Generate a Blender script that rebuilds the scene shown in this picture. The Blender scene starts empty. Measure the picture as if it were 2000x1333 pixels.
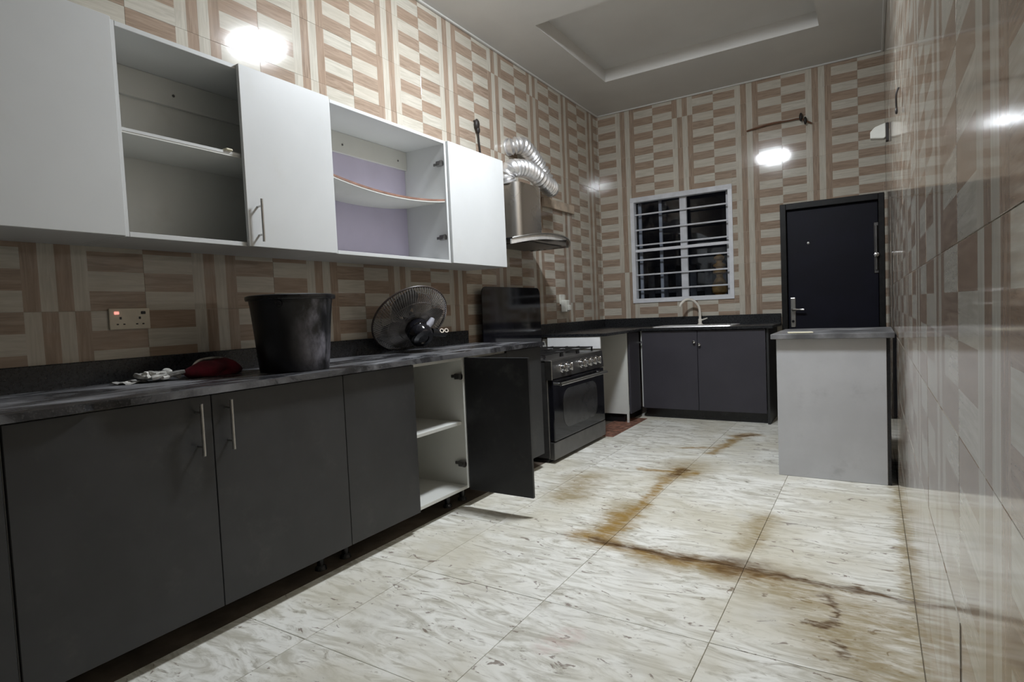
import bpy, bmesh, math, random
from mathutils import Matrix, Vector
random.seed(7)
S = bpy.context.scene
COL = S.collection
pi = math.pi

# ------------------------------------------------------------------ camera, world, exposure
FPX = 1133.6
cam_data = bpy.data.cameras.new('camera')
cam_data.sensor_fit = 'HORIZONTAL'
cam_data.sensor_width = 36.0
cam_data.lens = 36.0 * FPX / 2000.0
cam_data.clip_start = 0.01
cam = bpy.data.objects.new('camera', cam_data)
COL.objects.link(cam)
yaw, pitch, roll = -0.5564, -0.0478, -0.0441
fw = Vector((math.sin(yaw) * math.cos(pitch), math.cos(yaw) * math.cos(pitch), math.sin(pitch)))
rt = Vector((math.cos(yaw), -math.sin(yaw), 0))
upv = rt.cross(fw)
r2 = math.cos(roll) * rt + math.sin(roll) * upv
u2 = -math.sin(roll) * rt + math.cos(roll) * upv
m3 = Matrix((r2, u2, -fw)).transposed()
cam.matrix_world = Matrix.Translation((2.5698, -0.0942, 1.0851)) @ m3.to_4x4()
S.camera = cam

world = bpy.data.worlds.new('night')
S.world = world
world.use_nodes = True
world.node_tree.nodes['Background'].inputs[0].default_value = (0.35, 0.4, 0.6, 1)
world.node_tree.nodes['Background'].inputs[1].default_value = 0.004

vs = S.view_settings
vs.view_transform = 'Standard'
vs.look = 'None'
vs.gamma = 1.0
vs.use_curve_mapping = False
vs.exposure = 0.0
LAMP_STRENGTH = 238.0

# ------------------------------------------------------------------ room dimensions (metres)
W, D, H = 2.686, 6.0115, 3.216
Y0 = -0.9                       # side walls stop here, leaving an assumed open hall to cut bounce light
YH = -4.5                       # unseen far wall of that assumed hall
ZC = 0.88                       # worktop height
TW, TH = 0.618, 0.309           # wall tile

# ------------------------------------------------------------------ helpers
def obj(name, bm, mat=None, parent=None, smooth=False):
    me = bpy.data.meshes.new(name)
    bmesh.ops.recalc_face_normals(bm, faces=bm.faces[:])
    bm.to_mesh(me)
    bm.free()
    if smooth:
        for p in me.polygons:
            p.use_smooth = True
        try:
            me.set_sharp_from_angle(angle=math.radians(38))
        except Exception:
            pass
    o = bpy.data.objects.new(name, me)
    COL.objects.link(o)
    if mat:
        me.materials.append(mat)
    if parent:
        o.parent = parent
    return o

def empty(name, loc=(0, 0, 0)):
    o = bpy.data.objects.new(name, None)
    o.empty_display_size = 0.05
    COL.objects.link(o)
    o.location = loc
    return o

def tag(o, label=None, cat=None, group=None, kind=None):
    if label: o['label'] = label
    if cat: o['category'] = cat
    if group: o['group'] = group
    if kind: o['kind'] = kind
    return o

def thing(name, label, cat, loc=(0, 0, 0), group=None):
    return tag(empty(name, loc), label, cat, group)

def B():
    return bmesh.new()

def box(bm, x0, x1, y0, y1, z0, z1, bev=0.0, seg=1):
    r = bmesh.ops.create_cube(bm, size=1.0)
    vs_ = r['verts']
    for v in vs_:
        v.co = Vector((x0 + (v.co.x + .5) * (x1 - x0), y0 + (v.co.y + .5) * (y1 - y0), z0 + (v.co.z + .5) * (z1 - z0)))
    if bev > 0:
        es = list({e for v in vs_ for e in v.link_edges})
        bmesh.ops.bevel(bm, geom=es, offset=bev, segments=seg, affect='EDGES', profile=0.6)
    return bm

def bx(x0, x1, y0, y1, z0, z1, bev=0.0, seg=1):
    return box(B(), x0, x1, y0, y1, z0, z1, bev, seg)

def frame_of(d):
    d = d.normalized()
    a = Vector((0, 0, 1)) if abs(d.z) < .9 else Vector((1, 0, 0))
    u = d.cross(a).normalized()
    return u, d.cross(u).normalized()

def tube(bm, pts, rad, n=10, cap=True, closed=False):
    pts = [Vector(p) for p in pts]
    rads = rad if isinstance(rad, (list, tuple)) else [rad] * len(pts)
    rings = []
    u = None
    N = len(pts)
    for i, p in enumerate(pts):
        if closed:
            d = pts[(i + 1) % N] - pts[i - 1]
        else:
            d = (pts[min(i + 1, N - 1)] - pts[max(i - 1, 0)])
        d.normalize()
        if u is None:
            u, w = frame_of(d)
        else:
            u = (u - d * u.dot(d)).normalized()
            w = d.cross(u)
        rings.append([bm.verts.new(p + rads[i] * (math.cos(2 * pi * k / n) * u + math.sin(2 * pi * k / n) * w)) for k in range(n)])
    M = N if closed else N - 1
    for i in range(M):
        a, b = rings[i], rings[(i + 1) % N]
        for k in range(n):
            bm.faces.new((a[k], a[(k + 1) % n], b[(k + 1) % n], b[k]))
    if cap and not closed:
        bm.faces.new(rings[0][::-1])
        bm.faces.new(rings[-1])
    return bm

def lathe(bm, prof, n=32, c=(0, 0, 0), axis=None, cap=(True, True)):
    """prof: list of (radius, height) along axis"""
    c = Vector(c)
    ax = Vector(axis).normalized() if axis else Vector((0, 0, 1))
    u, w = frame_of(ax)
    rings = []
    for r, h in prof:
        rings.append([bm.verts.new(c + ax * h + r * (math.cos(2 * pi * k / n) * u + math.sin(2 * pi * k / n) * w)) for k in range(n)])
    for a, b in zip(rings, rings[1:]):
        for k in range(n):
            bm.faces.new((a[k], a[(k + 1) % n], b[(k + 1) % n], b[k]))
    if cap[0]: bm.faces.new(rings[0][::-1])
    if cap[1]: bm.faces.new(rings[-1])
    return bm

def prism(bm, poly, mapf, t0, t1):
    """extrude 2-D polygon; mapf(a,b,t)->Vector"""
    a = [bm.verts.new(mapf(p[0], p[1], t0)) for p in poly]
    b = [bm.verts.new(mapf(p[0], p[1], t1)) for p in poly]
    n = len(poly)
    bm.faces.new(a[::-1]); bm.faces.new(b)
    for i in range(n):
        bm.faces.new((a[i], a[(i + 1) % n], b[(i + 1) % n], b[i]))
    return bm

def rrect(x0, x1, y0, y1, r, n=6, corners=(1, 1, 1, 1)):
    out = []
    cs = [(x1 - r, y1 - r, 0), (x0 + r, y1 - r, 90), (x0 + r, y0 + r, 180), (x1 - r, y0 + r, 270)]
    full = [(x1, y1), (x0, y1), (x0, y0), (x1, y0)]
    for (cx, cy, a), f, on in zip(cs, full, corners):
        if not on:
            out.append(f); continue
        for k in range(n + 1):
            t = math.radians(a + 90 * k / n)
            out.append((cx + r * math.cos(t), cy + r * math.sin(t)))
    return out

def spline(pts, n=12):
    P = [Vector(p) for p in pts]
    P = [2 * P[0] - P[1]] + P + [2 * P[-1] - P[-2]]
    out = []
    for i in range(1, len(P) - 2):
        for k in range(n):
            t = k / n
            a, b, c, d = P[i - 1], P[i], P[i + 1], P[i + 2]
            out.append(.5 * ((2 * b) + (c - a) * t + (2 * a - 5 * b + 4 * c - d) * t * t + (3 * b - a - 3 * c + d) * t ** 3))
    out.append(P[-2])
    return out

# ------------------------------------------------------------------ materials
class NT:
    def __init__(self, name):
        self.m = bpy.data.materials.new(name)
        self.m.use_nodes = True
        self.t = self.m.node_tree
        self.b = self.t.nodes['Principled BSDF']
    def n(self, kind, **kw):
        nd = self.t.nodes.new(kind)
        for k, v in kw.items():
            setattr(nd, k, v)
        return nd
    def l(self, a, b):
        self.t.links.new(a, b)
    def put(self, sock, v):
        if hasattr(v, 'is_output') or isinstance(v, bpy.types.NodeSocket):
            self.l(v, sock)
        else:
            sock.default_value = v
    def math(self, op, a, b=None, c=None, clamp=False):
        nd = self.n('ShaderNodeMath', operation=op)
        nd.use_clamp = clamp
        self.put(nd.inputs[0], a)
        if b is not None: self.put(nd.inputs[1], b)
        if c is not None: self.put(nd.inputs[2], c)
        return nd.outputs[0]
    def vmath(self, op, a, b=None):
        nd = self.n('ShaderNodeVectorMath', operation=op)
        self.put(nd.inputs[0], a)
        if b is not None: self.put(nd.inputs[1], b)
        return nd.outputs['Value'] if op in ('LENGTH', 'DISTANCE', 'DOT_PRODUCT') else nd.outputs[0]
    def mix(self, f, a, b, blend='MIX'):
        nd = self.n('ShaderNodeMix', data_type='RGBA', blend_type=blend)
        self.put(nd.inputs[0], f)
        for s, v in ((nd.inputs[6], a), (nd.inputs[7], b)):
            if isinstance(v, tuple) and len(v) == 3: v = v + (1,)
            self.put(s, v)
        return nd.outputs[2]
    def noise(self, vec, scale, detail=4, rough=.55, dist=0):
        nd = self.n('ShaderNodeTexNoise')
        if vec is not None: self.l(vec, nd.inputs['Vector'])
        nd.inputs['Scale'].default_value = scale
        nd.inputs['Detail'].default_value = detail
        nd.inputs['Roughness'].default_value = rough
        nd.inputs['Distortion'].default_value = dist
        return nd.outputs[0]
    def noisec(self, vec, scale, detail=2):
        nd = self.n('ShaderNodeTexNoise')
        if vec is not None: self.l(vec, nd.inputs['Vector'])
        nd.inputs['Scale'].default_value = scale
        nd.inputs['Detail'].default_value = detail
        return nd.outputs[1]
    def mapping(self, vec, scale=(1, 1, 1), loc=(0, 0, 0)):
        nd = self.n('ShaderNodeMapping')
        self.l(vec, nd.inputs[0])
        nd.inputs['Scale'].default_value = scale
        nd.inputs['Location'].default_value = loc
        return nd.outputs[0]
    def step(self, v, lo, hi):
        nd = self.n('ShaderNodeMapRange', interpolation_type='SMOOTHSTEP')
        self.put(nd.inputs[0], v)
        nd.inputs[1].default_value = lo; nd.inputs[2].default_value = hi
        nd.inputs[3].default_value = 0; nd.inputs[4].default_value = 1
        return nd.outputs[0]
    def objco(self):
        return self.n('ShaderNodeTexCoord').outputs['Object']
    def pos(self):
        return self.n('ShaderNodeNewGeometry').outputs['Position']
    def bump(self, h, strength=.2, dist=.01):
        nd = self.n('ShaderNodeBump')
        nd.inputs['Strength'].default_value = strength
        nd.inputs['Distance'].default_value = dist
        self.l(h, nd.inputs['Height'])
        self.l(nd.outputs[0], self.b.inputs['Normal'])
    def set(self, color=None, rough=None, metal=None, spec=None, **kw):
        if color is not None:
            if isinstance(color, tuple) and len(color) == 3: color = color + (1,)
            self.put(self.b.inputs['Base Color'], color)
        if rough is not None: self.put(self.b.inputs['Roughness'], rough)
        if metal is not None: self.put(self.b.inputs['Metallic'], metal)
        if spec is not None: self.put(self.b.inputs['Specular IOR Level'], spec)
        for k, v in kw.items():
            self.put(self.b.inputs[k], v)
        return self.m

def plain(name, color, rough=.5, metal=0.0, spec=.5, var=.12, scale=14, dirt=None):
    """base colour with gentle mottled wear"""
    t = NT(name)
    p = t.objco()
    n = t.noise(p, scale, 5)
    c = t.mix(t.step(n, .35, .7), tuple(x * (1 - var) for x in color), tuple(min(1, x * (1 + var)) for x in color))
    if dirt:
        d = t.noise(p, 5, 7, .65)
        c = t.mix(t.math('MULTIPLY', t.step(d, .55, .8), dirt[1]), c, dirt[0])
    r = t.math('ADD', rough - .05, t.math('MULTIPLY', n, .1))
    return t.set(c, r, metal, spec)

# -- wall tile: a printed pattern of two checker half-columns with four upright stripes between
def mat_wall_tile():
    t = NT('wall_tile_print')
    oc = t.objco()
    sep = t.n('ShaderNodeSeparateXYZ'); t.l(oc, sep.inputs[0])
    u = t.math('DIVIDE', sep.outputs[0], TW)
    v = t.math('DIVIDE', sep.outputs[1], TH)
    rnd = t.n('ShaderNodeObjectInfo').outputs['Random']
    inA = t.math('LESS_THAN', u, .33)
    inB = t.math('GREATER_THAN', u, .67)
    inS = t.math('SUBTRACT', 1.0, t.math('ADD', inA, inB))
    row = t.math('FLOOR', t.math('MULTIPLY', v, 4.0))
    par = t.math('MODULO', t.math('ADD', t.math('ADD', row, inB), 8.0), 2.0)     # checker parity
    sid = t.math('FLOOR', t.math('DIVIDE', t.math('SUBTRACT', u, .33), .085))
    spar = t.math('MODULO', t.math('ADD', sid, 8.0), 2.0)
    dark_chk = par
    dark = t.math('ADD', t.math('MULTIPLY', t.math('SUBTRACT', 1.0, inS), dark_chk), t.math('MULTIPLY', inS, spar))
    # wood-like grain along each strip
    off = t.n('ShaderNodeCombineXYZ'); t.l(t.math('MULTIPLY', rnd, 37.0), off.inputs[2]); t.l(t.math('MULTIPLY', rnd, 11.0), off.inputs[0])
    oc2 = t.vmath('ADD', oc, off.outputs[0])
    gh = t.noise(t.mapping(oc2, (6, 70, 6)), 1.0, 5, .6, .6)
    gv = t.noise(t.mapping(oc2, (70, 5, 6)), 1.0, 5, .6, .6)
    gmix = t.n('ShaderNodeMix'); t.l(inS, gmix.inputs[0]); t.l(gh, gmix.inputs[2]); t.l(gv, gmix.inputs[3])
    g = t.step(gmix.outputs[0], .3, .72)
    # per-cell colour jitter
    cid = t.n('ShaderNodeCombineXYZ')
    t.l(t.math('ADD', row, t.math('MULTIPLY', inB, 9.0)), cid.inputs[0])
    t.l(t.math('MULTIPLY', sid, inS), cid.inputs[1]); t.l(t.math('MULTIPLY', rnd, 100.0), cid.inputs[2])
    wn = t.n('ShaderNodeTexWhiteNoise'); t.l(cid.outputs[0], wn.inputs['Vector'])
    j = wn.outputs['Value']
    lightc = t.mix(g, (.45, .42, .355), (.60, .57, .495))
    lightc = t.mix(t.math('MULTIPLY', j, .35), lightc, (.52, .47, .385))
    darkc = t.mix(g, (.245, .182, .135), (.415, .32, .245))
    darkc = t.mix(t.math('MULTIPLY', j, .45), darkc, (.35, .245, .175))
    c = t.mix(dark, lightc, darkc)
    c = t.mix(t.math('MULTIPLY', rnd, .12), c, (.45, .36, .28))
    wav = t.noise(oc2, 9, 3)
    t.bump(wav, .09, .004)
    return t.set(c, .085, 0, .5)

# -- floor tile: weathered-plank print, trodden dirt, and the brown spill along the joints
def seg_dist(t, x, y, ax, ay, bx_, by_):
    dx, dy = bx_ - ax, by_ - ay
    L2 = dx * dx + dy * dy + 1e-9
    px = t.math('SUBTRACT', x, ax); py = t.math('SUBTRACT', y, ay)
    h = t.math('DIVIDE', t.math('ADD', t.math('MULTIPLY', px, dx), t.math('MULTIPLY', py, dy)), L2, clamp=True)
    ex = t.math('SUBTRACT', px, t.math('MULTIPLY', h, dx)); ey = t.math('SUBTRACT', py, t.math('MULTIPLY', h, dy))
    return t.math('SQRT', t.math('ADD', t.math('MULTIPLY', ex, ex), t.math('MULTIPLY', ey, ey)))

def mat_floor():
    t = NT('floor_tile_print')
    p = t.pos()
    oc = t.objco()
    rnd = t.n('ShaderNodeObjectInfo').outputs['Random']
    off = t.n('ShaderNodeCombineXYZ'); t.l(t.math('MULTIPLY', rnd, 23.0), off.inputs[0]); t.l(t.math('MULTIPLY', rnd, 71.0), off.inputs[1])
    q = t.vmath('ADD', oc, off.outputs[0])
    # grain runs across the room
    g1 = t.noise(t.mapping(q, (3.2, 11, 1)), 1.0, 8, .64, 2.0)
    g2 = t.noise(t.mapping(q, (5, 15, 1)), 1.0, 7, .64, 2.6)
    big = t.noise(p, 1.6, 4)
    c = t.mix(t.step(g1, .33, .60), (.53, .505, .425), (.88, .868, .805))
    c = t.mix(t.math('MULTIPLY', t.step(g2, .55, .68), .65), c, (.36, .33, .26))
    c = t.mix(t.math('MULTIPLY', t.step(g2, .665, .72), .8), c, (.15, .125, .09))
    c = t.mix(t.math('MULTIPLY', t.step(big, .42, .66), .7), c, (.60, .555, .43))
    # scuffed dark bits
    sc = t.noise(t.mapping(p, (9, 17, 1)), 1.0, 4, .55, 2.0)
    c = t.mix(t.math('MULTIPLY', t.step(sc, .63, .68), .75), c, (.15, .095, .065))
    # pale worn patch
    w = t.noise(p, 3.2, 3)
    c = t.mix(t.math('MULTIPLY', t.step(w, .55, .75), .35), c, (.72, .72, .71))
    # spill, warped
    wv = t.noisec(p, 9, 3)
    pw = t.vmath('ADD', p, t.vmath('MULTIPLY', t.vmath('SUBTRACT', wv, (.5, .5, .5)), (.12, .12, 0)))
    wv2 = t.noisec(t.mapping(p, (26, 60, 1)), 1.0, 4)
    pw = t.vmath('ADD', pw, t.vmath('MULTIPLY', t.vmath('SUBTRACT', wv2, (.5, .5, .5)), (.11, .05, 0)))
    sx = t.n('ShaderNodeSeparateXYZ'); t.l(pw, sx.inputs[0])
    x, y = sx.outputs[0], sx.outputs[1]
    fine = t.noise(t.mapping(p, (11, 38, 1)), 1.0, 6, .65, .8)
    fm = t.step(fine, .3, .62)
    def layer(c, segs, col, amt, breakup=True):
        cov = None
        for (ax, ay, bx_, by_, r, soft) in segs:
            d = seg_dist(t, x, y, ax, ay, bx_, by_)
            k = t.math('SUBTRACT', 1.0, t.step(d, r * (1 - soft), r * (1 + soft)))
            cov = k if cov is None else t.math('MAXIMUM', cov, k)
        f = t.math('MULTIPLY', cov, amt)
        if breakup: f = t.math('MULTIPLY', f, t.math('ADD', .4, t.math('MULTIPLY', fm, .65)))
        return t.mix(f, c, col)
    # broad olive tint
    c = layer(c, [(2.25, 2.28, 2.69, 2.1, .15, .9), (2.46, 2.02, 2.66, 1.70, .13, .9), (2.69, 1.2, 2.69, 3.9, .035, .9), (1.45, 2.45, 1.44, 2.9, .10, .8),
                  (1.5, 3.6, 1.5, 3.8, .14, .9), (1.75, 2.3, 2.2, 2.28, .09, .9), (2.1, 3.0, 2.09, 2.6, .06, .9), (.98, 3.3, 1.05, 2.9, .12, .9)],
              (.30, .22, .09), .78)
    c = layer(c, [(1.36, 2.39, 1.55, 2.36, .06, .9), (1.55, 2.34, 2.2, 2.32, .045, .9), (1.46, 2.42, 1.45, 2.75, .065, .9), (1.47, 2.7, 1.49, 2.95, .035, .9),
                  (1.48, 2.95, 1.46, 3.35, .03, .9), (1.46, 3.35, 1.49, 3.7, .045, .9), (1.22, 3.62, 1.60, 3.64, .03, .9),
                  (1.56, 4.2, 1.66, 4.95, .035, .9), (1.32, 4.3, 1.6, 4.42, .025, .9), (1.62, 4.85, 1.72, 4.95, .06, .9)], (.30, .175, .03), .9)
    c = layer(c, [(1.45, 2.37, 2.26, 2.345, .030, .8), (2.26, 2.345, 2.69, 2.335, .020, .9), (2.03, 2.36, 2.15, 2.36, .07, .9),
                  (1.47, 3.55, 1.5, 3.72, .03, .9), (2.41, 2.26, 2.455, 2.14, .018, .9), (2.455, 2.14, 2.455, 2.06, .014, .9),
                  (2.455, 2.05, 2.37, 2.025, .014, .9), (2.45, 1.93, 2.5, 1.87, .014, .9), (1.64, 4.88, 1.72, 4.93, .03, .9)], (.095, .045, .012), .92)
    # pinkish rubbed spot
    sp = t.n('ShaderNodeSeparateXYZ'); t.l(p, sp.inputs[0])
    c = t.mix(t.math('MULTIPLY', t.math('SUBTRACT', 1.0, t.step(seg_dist(t, sp.outputs[0], sp.outputs[1], 1.66, 1.5, 1.7, 1.6), .02, .07)), t.math('MULTIPLY', fm, .3)), c, (.55, .30, .27))
    t.bump(g1, .10, .004)
    r = t.math('ADD', .34, t.math('MULTIPLY', g2, .3))
    return t.set(c, r, 0, .4)

M = {}
M['tile'] = mat_wall_tile()
M['floor'] = mat_floor()
M['grout'] = plain('tile_grout', (.70, .65, .56), .8, var=.15)
M['floor_grout'] = plain('dirty_floor_joint', (.34, .29, .21), .85, var=.4, scale=5)
M['cement'] = plain('raw_cement', (.10, .075, .055), .9, var=.3, scale=8)
M['red_cement'] = plain('red_cement', (.22, .10, .065), .85, var=.5, scale=20, dirt=((.45, .38, .3), .7))
M['ceiling'] = plain('ceiling_paint', (.63, .62, .595), .65, var=.03, scale=2)
M['cream'] = plain('cream_paint', (.55, .52, .46), .7, var=.05, scale=3)
M['white'] = plain('white_melamine', (.63, .64, .635), .38, var=.02, scale=3, dirt=((.55, .53, .47), .25))
M['white_in'] = plain('white_melamine_inside', (.66, .66, .62), .5, var=.03, scale=3, dirt=((.48, .45, .37), .3))
M['lilac'] = plain('lilac_backing', (.56, .52, .66), .6, var=.04, scale=3)
M['edging'] = plain('brown_edging', (.27, .15, .11), .5, var=.2)
M['dark'] = plain('charcoal_laminate', (.036, .036, .0365), .42, spec=.4, var=.1, scale=6, dirt=((.11, .105, .095), .35))
M['dark_in'] = plain('charcoal_inside', (.02, .02, .022), .45, var=.3, scale=4, dirt=((.09, .09, .085), .6))
M['violet'] = plain('violet_charcoal_laminate', (.050, .047, .057), .45, spec=.4, var=.06, scale=4)
M['grey_board'] = plain('grey_painted_board', (.51, .51, .52), .55, var=.05, scale=4, dirt=((.26, .26, .26), .5))
M['steel'] = plain('brushed_steel', (.55, .54, .52), .30, metal=1.0, var=.06, scale=30)
M['chrome'] = plain('chrome', (.75, .75, .75), .15, metal=1.0, var=.04)
M['dark_steel'] = plain('dark_steel', (.17, .165, .16), .38, metal=.85, var=.12, scale=8)
M['black_plastic'] = plain('black_plastic', (.012, .012, .014), .25, var=.3)
M['black_gloss'] = plain('black_gloss', (.008, .008, .011), .08, var=.2)
M['iron'] = plain('cast_iron', (.018, .017, .017), .5, var=.3)
M['white_plastic'] = plain('white_plastic', (.72, .72, .66), .35, var=.05)
M['socket_plastic'] = plain('cream_socket_plastic', (.66, .60, .48), .35, var=.05)
M['alu_white'] = plain('white_aluminium', (.72, .73, .76), .35, var=.05)
M['bar'] = plain('white_painted_bar', (.60, .61, .64), .45, var=.08)
M['door_navy'] = plain('navy_steel_door', (.005, .005, .012), .5, spec=.2, var=.2, scale=4)
M['door_frame'] = plain('black_door_frame', (.012, .0115, .011), .45, spec=.25, var=.3)
M['timber'] = plain('tile_offcut_board', (.48, .39, .30), .5, var=.2, scale=10)
M['wire'] = plain('dark_wire', (.02, .016, .014), .5)
M['orange_wire'] = plain('rusty_wire', (.14, .06, .03), .6)
M['paper'] = plain('cream_paper', (.72, .67, .5), .7)
M['red_cloth'] = plain('crimson_cloth', (.11, .004, .014), .85, var=.4, scale=20)
M['grey_cloth'] = plain('dirty_white_cloth', (.42, .41, .38), .9, var=.6, scale=25)
M['tap'] = plain('ivory_tap', (.78, .74, .66), .18, var=.03)
M['column'] = plain('tan_stone', (.70, .40, .13), .6, var=.3)
M['fence'] = plain('outdoor_fence_paint', (.25, .25, .27), .7, var=.2)
M['ground'] = plain('outdoor_ground', (.08, .075, .06), .9, var=.3)

def mat_worktop():
    t = NT('dusty_sheen_black_granite')
    p = t.pos()
    sp = t.noise(p, 160, 2)
    c = t.mix(t.step(sp, .55, .7), (.022, .022, .024), (.07, .07, .072))
    du = t.noise(t.mapping(p, (7, 2.4, 4)), 1.0, 6, .62, 1.0)
    d = t.step(du, .36, .76)
    c = t.mix(t.math('MULTIPLY', d, .75), c, (.34, .34, .355))  # pale dust, brightened so the colour also carries the sheen at grazing angles
    r = t.math('ADD', .22, t.math('MULTIPLY', d, .35))
    return t.set(c, r, 0, .5)
M['worktop'] = mat_worktop()
M['granite'] = plain('black_granite_edge', (.020, .021, .023), .28, var=.4, scale=90)

def mat_bucket():
    t = NT('dusty_black_bucket')
    p = t.objco()
    n = t.noise(t.mapping(p, (5, 5, 3)), 1.4, 6, .65)
    sx = t.n('ShaderNodeSeparateXYZ'); t.l(p, sx.inputs[0])
    side = t.step(t.math('ADD', t.math('MULTIPLY', sx.outputs[0], .9), t.math('MULTIPLY', sx.outputs[1], .45)), .05, .155)
    f = t.math('MULTIPLY', t.math('ADD', .03, t.math('MULTIPLY', side, .9)), t.step(n, .40, .68))
    c = t.mix(f, (.006, .006, .007), (.24, .23, .27))
    return t.set(c, t.math('ADD', .3, t.math('MULTIPLY', f, .4)), 0, .5)
M['bucket'] = mat_bucket()

def mat_brushed_chimney():
    t = NT('brushed_chimney_steel')
    p = t.objco()
    n = t.noise(t.mapping(p, (3, 3, 3)), 1.0, 3)
    return t.set((.58, .56, .53), t.math('ADD', .26, t.math('MULTIPLY', n, .03)), 1.0)
M['chimney'] = mat_brushed_chimney()

def mat_foil():
    t = NT('aluminium_foil_duct')
    n = t.noise(t.objco(), 45, 3)
    t.bump(n, .25, .003)
    return t.set((.90, .90, .91), .34, .9)
M['foil'] = mat_foil()

def mat_glass(name, col, rough=.02, alpha=None):
    t = NT(name)
    return t.set(col, rough, 0, .5, **{'Transmission Weight': 1.0, 'IOR': 1.45})
M['tinted'] = mat_glass('smoked_glass', (.10, .10, .11))

def mat_pane():
    # thin window pane: mostly clear with a mirror-like sheen
    t = NT('window_pane_glass')
    tr = t.n('ShaderNodeBsdfTransparent'); tr.inputs[0].default_value = (.80, .82, .85, 1)
    gl = t.n('ShaderNodeBsdfGlossy'); gl.inputs['Roughness'].default_value = .03
    fr = t.n('ShaderNodeFresnel'); fr.inputs[0].default_value = 1.4
    mx = t.n('ShaderNodeMixShader')
    t.l(fr.outputs[0], mx.inputs[0]); t.l(tr.outputs[0], mx.inputs[1]); t.l(gl.outputs[0], mx.inputs[2])
    out = [n for n in t.t.nodes if n.type == 'OUTPUT_MATERIAL'][0]
    t.l(mx.outputs[0], out.inputs[0])
    return t.m
M['pane'] = mat_pane()

def emis(name, col, s):
    t = NT(name)
    t.set((.8, .8, .8), .4)
    t.b.inputs['Emission Color'].default_value = col + (1,)
    t.b.inputs['Emission Strength'].default_value = s
    return t.m
M['lamp'] = emis('lit_diffuser', (.93, .985, 1.05), LAMP_STRENGTH)
M['neon'] = emis('red_neon', (1.0, .35, .28), .9)

# ------------------------------------------------------------------ the setting
def struct(name, bm, mat, label=None):
    o = obj(name, bm, mat)
    o['kind'] = 'structure'
    if label: o['label'] = label
    return o

wl = struct('wall_left', bx(-.12, -.0018, Y0, D + .2, -.1, H + .3), M['grout'], 'tiled left wall carrying the cabinets')
wr = struct('wall_right', bx(W + .0018, W + .12, Y0, D + .2, -.1, H + .3), M['grout'], 'glossy tiled right wall close to the camera')
struct('wall_front', bx(-2, W + 2, YH - .12, YH, -.1, H + .3), M['cream'], 'unseen plain far wall of an assumed open hall behind the camera')  # unseen, set far back so little light bounces into the kitchen
# back wall with window and door openings
WX0, WX1, WZ0, WZ1 = .358, 1.408, 1.135, 2.267
DX0, DX1, DZ1 = 1.837, 2.672, 2.0
bm = B()
yb0, yb1 = D + .0018, D + .2
for (a, b, c, d) in [(-.007, WX0, 0, H + .3), (WX0, WX1, 0, WZ0), (WX0, WX1, WZ1, H + .3), (WX1, DX0, 0, H + .3), (DX0, DX1, DZ1, H + .3), (DX1, W + .007, 0, H + .3)]:
    box(bm, a, b, yb0, yb1, c, d)
wb = struct('wall_back', bm, M['grout'], 'tiled end wall with window and door')

tile_cache = {}
def tile_mesh(u0, u1, v0, v1):
    key = tuple(round(k, 3) for k in (u0, u1, v0, v1))
    if key in tile_cache: return tile_cache[key]
    g, c, th = .0005, .0008, .0018
    x0, x1, y0, y1 = u0 + g, u1 - g, v0 + g, v1 - g
    V = [(x0, y0, -th), (x1, y0, -th), (x1, y1, -th), (x0, y1, -th),
         (x0, y0, -c * .6), (x1, y0, -c * .6), (x1, y1, -c * .6), (x0, y1, -c * .6),
         (x0 + c, y0 + c, 0), (x1 - c, y0 + c, 0), (x1 - c, y1 - c, 0), (x0 + c, y1 - c, 0)]
    F = [(8, 9, 10, 11)]
    for k in range(4):
        l = (k + 1) % 4
        F.append((k, l, 4 + l, 4 + k)); F.append((4 + k, 4 + l, 8 + l, 8 + k))
    me = bpy.data.meshes.new('tile')
    me.from_pydata(V, [], F)
    me.materials.append(M['tile'])
    tile_cache[key] = me
    return me

def minus(r, holes):
    out = [r]
    for (ha, hb, hc, hd) in holes:
        nxt = []
        for (a, b, c, d) in out:
            if hb <= a or ha >= b or hd <= c or hc >= d:
                nxt.append((a, b, c, d)); continue
            if ha > a: nxt.append((a, ha, c, d))
            if hb < b: nxt.append((hb, b, c, d))
            m0, m1 = max(a, ha), min(b, hb)
            if hc > c: nxt.append((m0, m1, c, hc))
            if hd < d: nxt.append((m0, m1, hd, d))
        out = nxt
    return [q for q in out if q[1] - q[0] > .012 and q[3] - q[2] > .012]

def lay_tiles(parent, h_origin, h0, h1, z_origin, to_world, X, Y, Z, holes=(), flip=lambda i, j: False):
    i0 = math.floor((h0 - h_origin) / TW); i1 = math.ceil((h1 - h_origin) / TW)
    j0 = math.floor((0 - z_origin) / TH); j1 = math.ceil((H - z_origin) / TH)
    for i in range(i0, i1):
        for j in range(j0, j1):
            a, c = h_origin + i * TW, z_origin + j * TH
            rect = (max(a, h0), min(a + TW, h1), max(c, 0), min(c + TH, H))
            if rect[1] - rect[0] < .012 or rect[3] - rect[2] < .012: continue
            for (p, q, r, s) in minus(rect, holes):
                f = flip(i, j)
                if f: me = tile_mesh(a + TW - q, a + TW - p, c + TH - s, c + TH - r)
                else: me = tile_mesh(p - a, q - a, r - c, s - c)
                o = bpy.data.objects.new('tile', me)
                COL.objects.link(o)
                o.parent = parent
                rot = Matrix((X, Y, Z)).transposed().to_4x4()
                base = Matrix.Translation(to_world(a, c)) @ rot
                if f:
                    base = base @ Matrix.Translation((TW, TH, 0)) @ Matrix.Rotation(pi, 4, 'Z')
                # slightly uneven setting of each tile
                base = base @ Matrix.Rotation(random.uniform(-.0016, .0016), 4, 'X') @ Matrix.Rotation(random.uniform(-.0012, .0012), 4, 'Y')
                o.matrix_local = base

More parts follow.
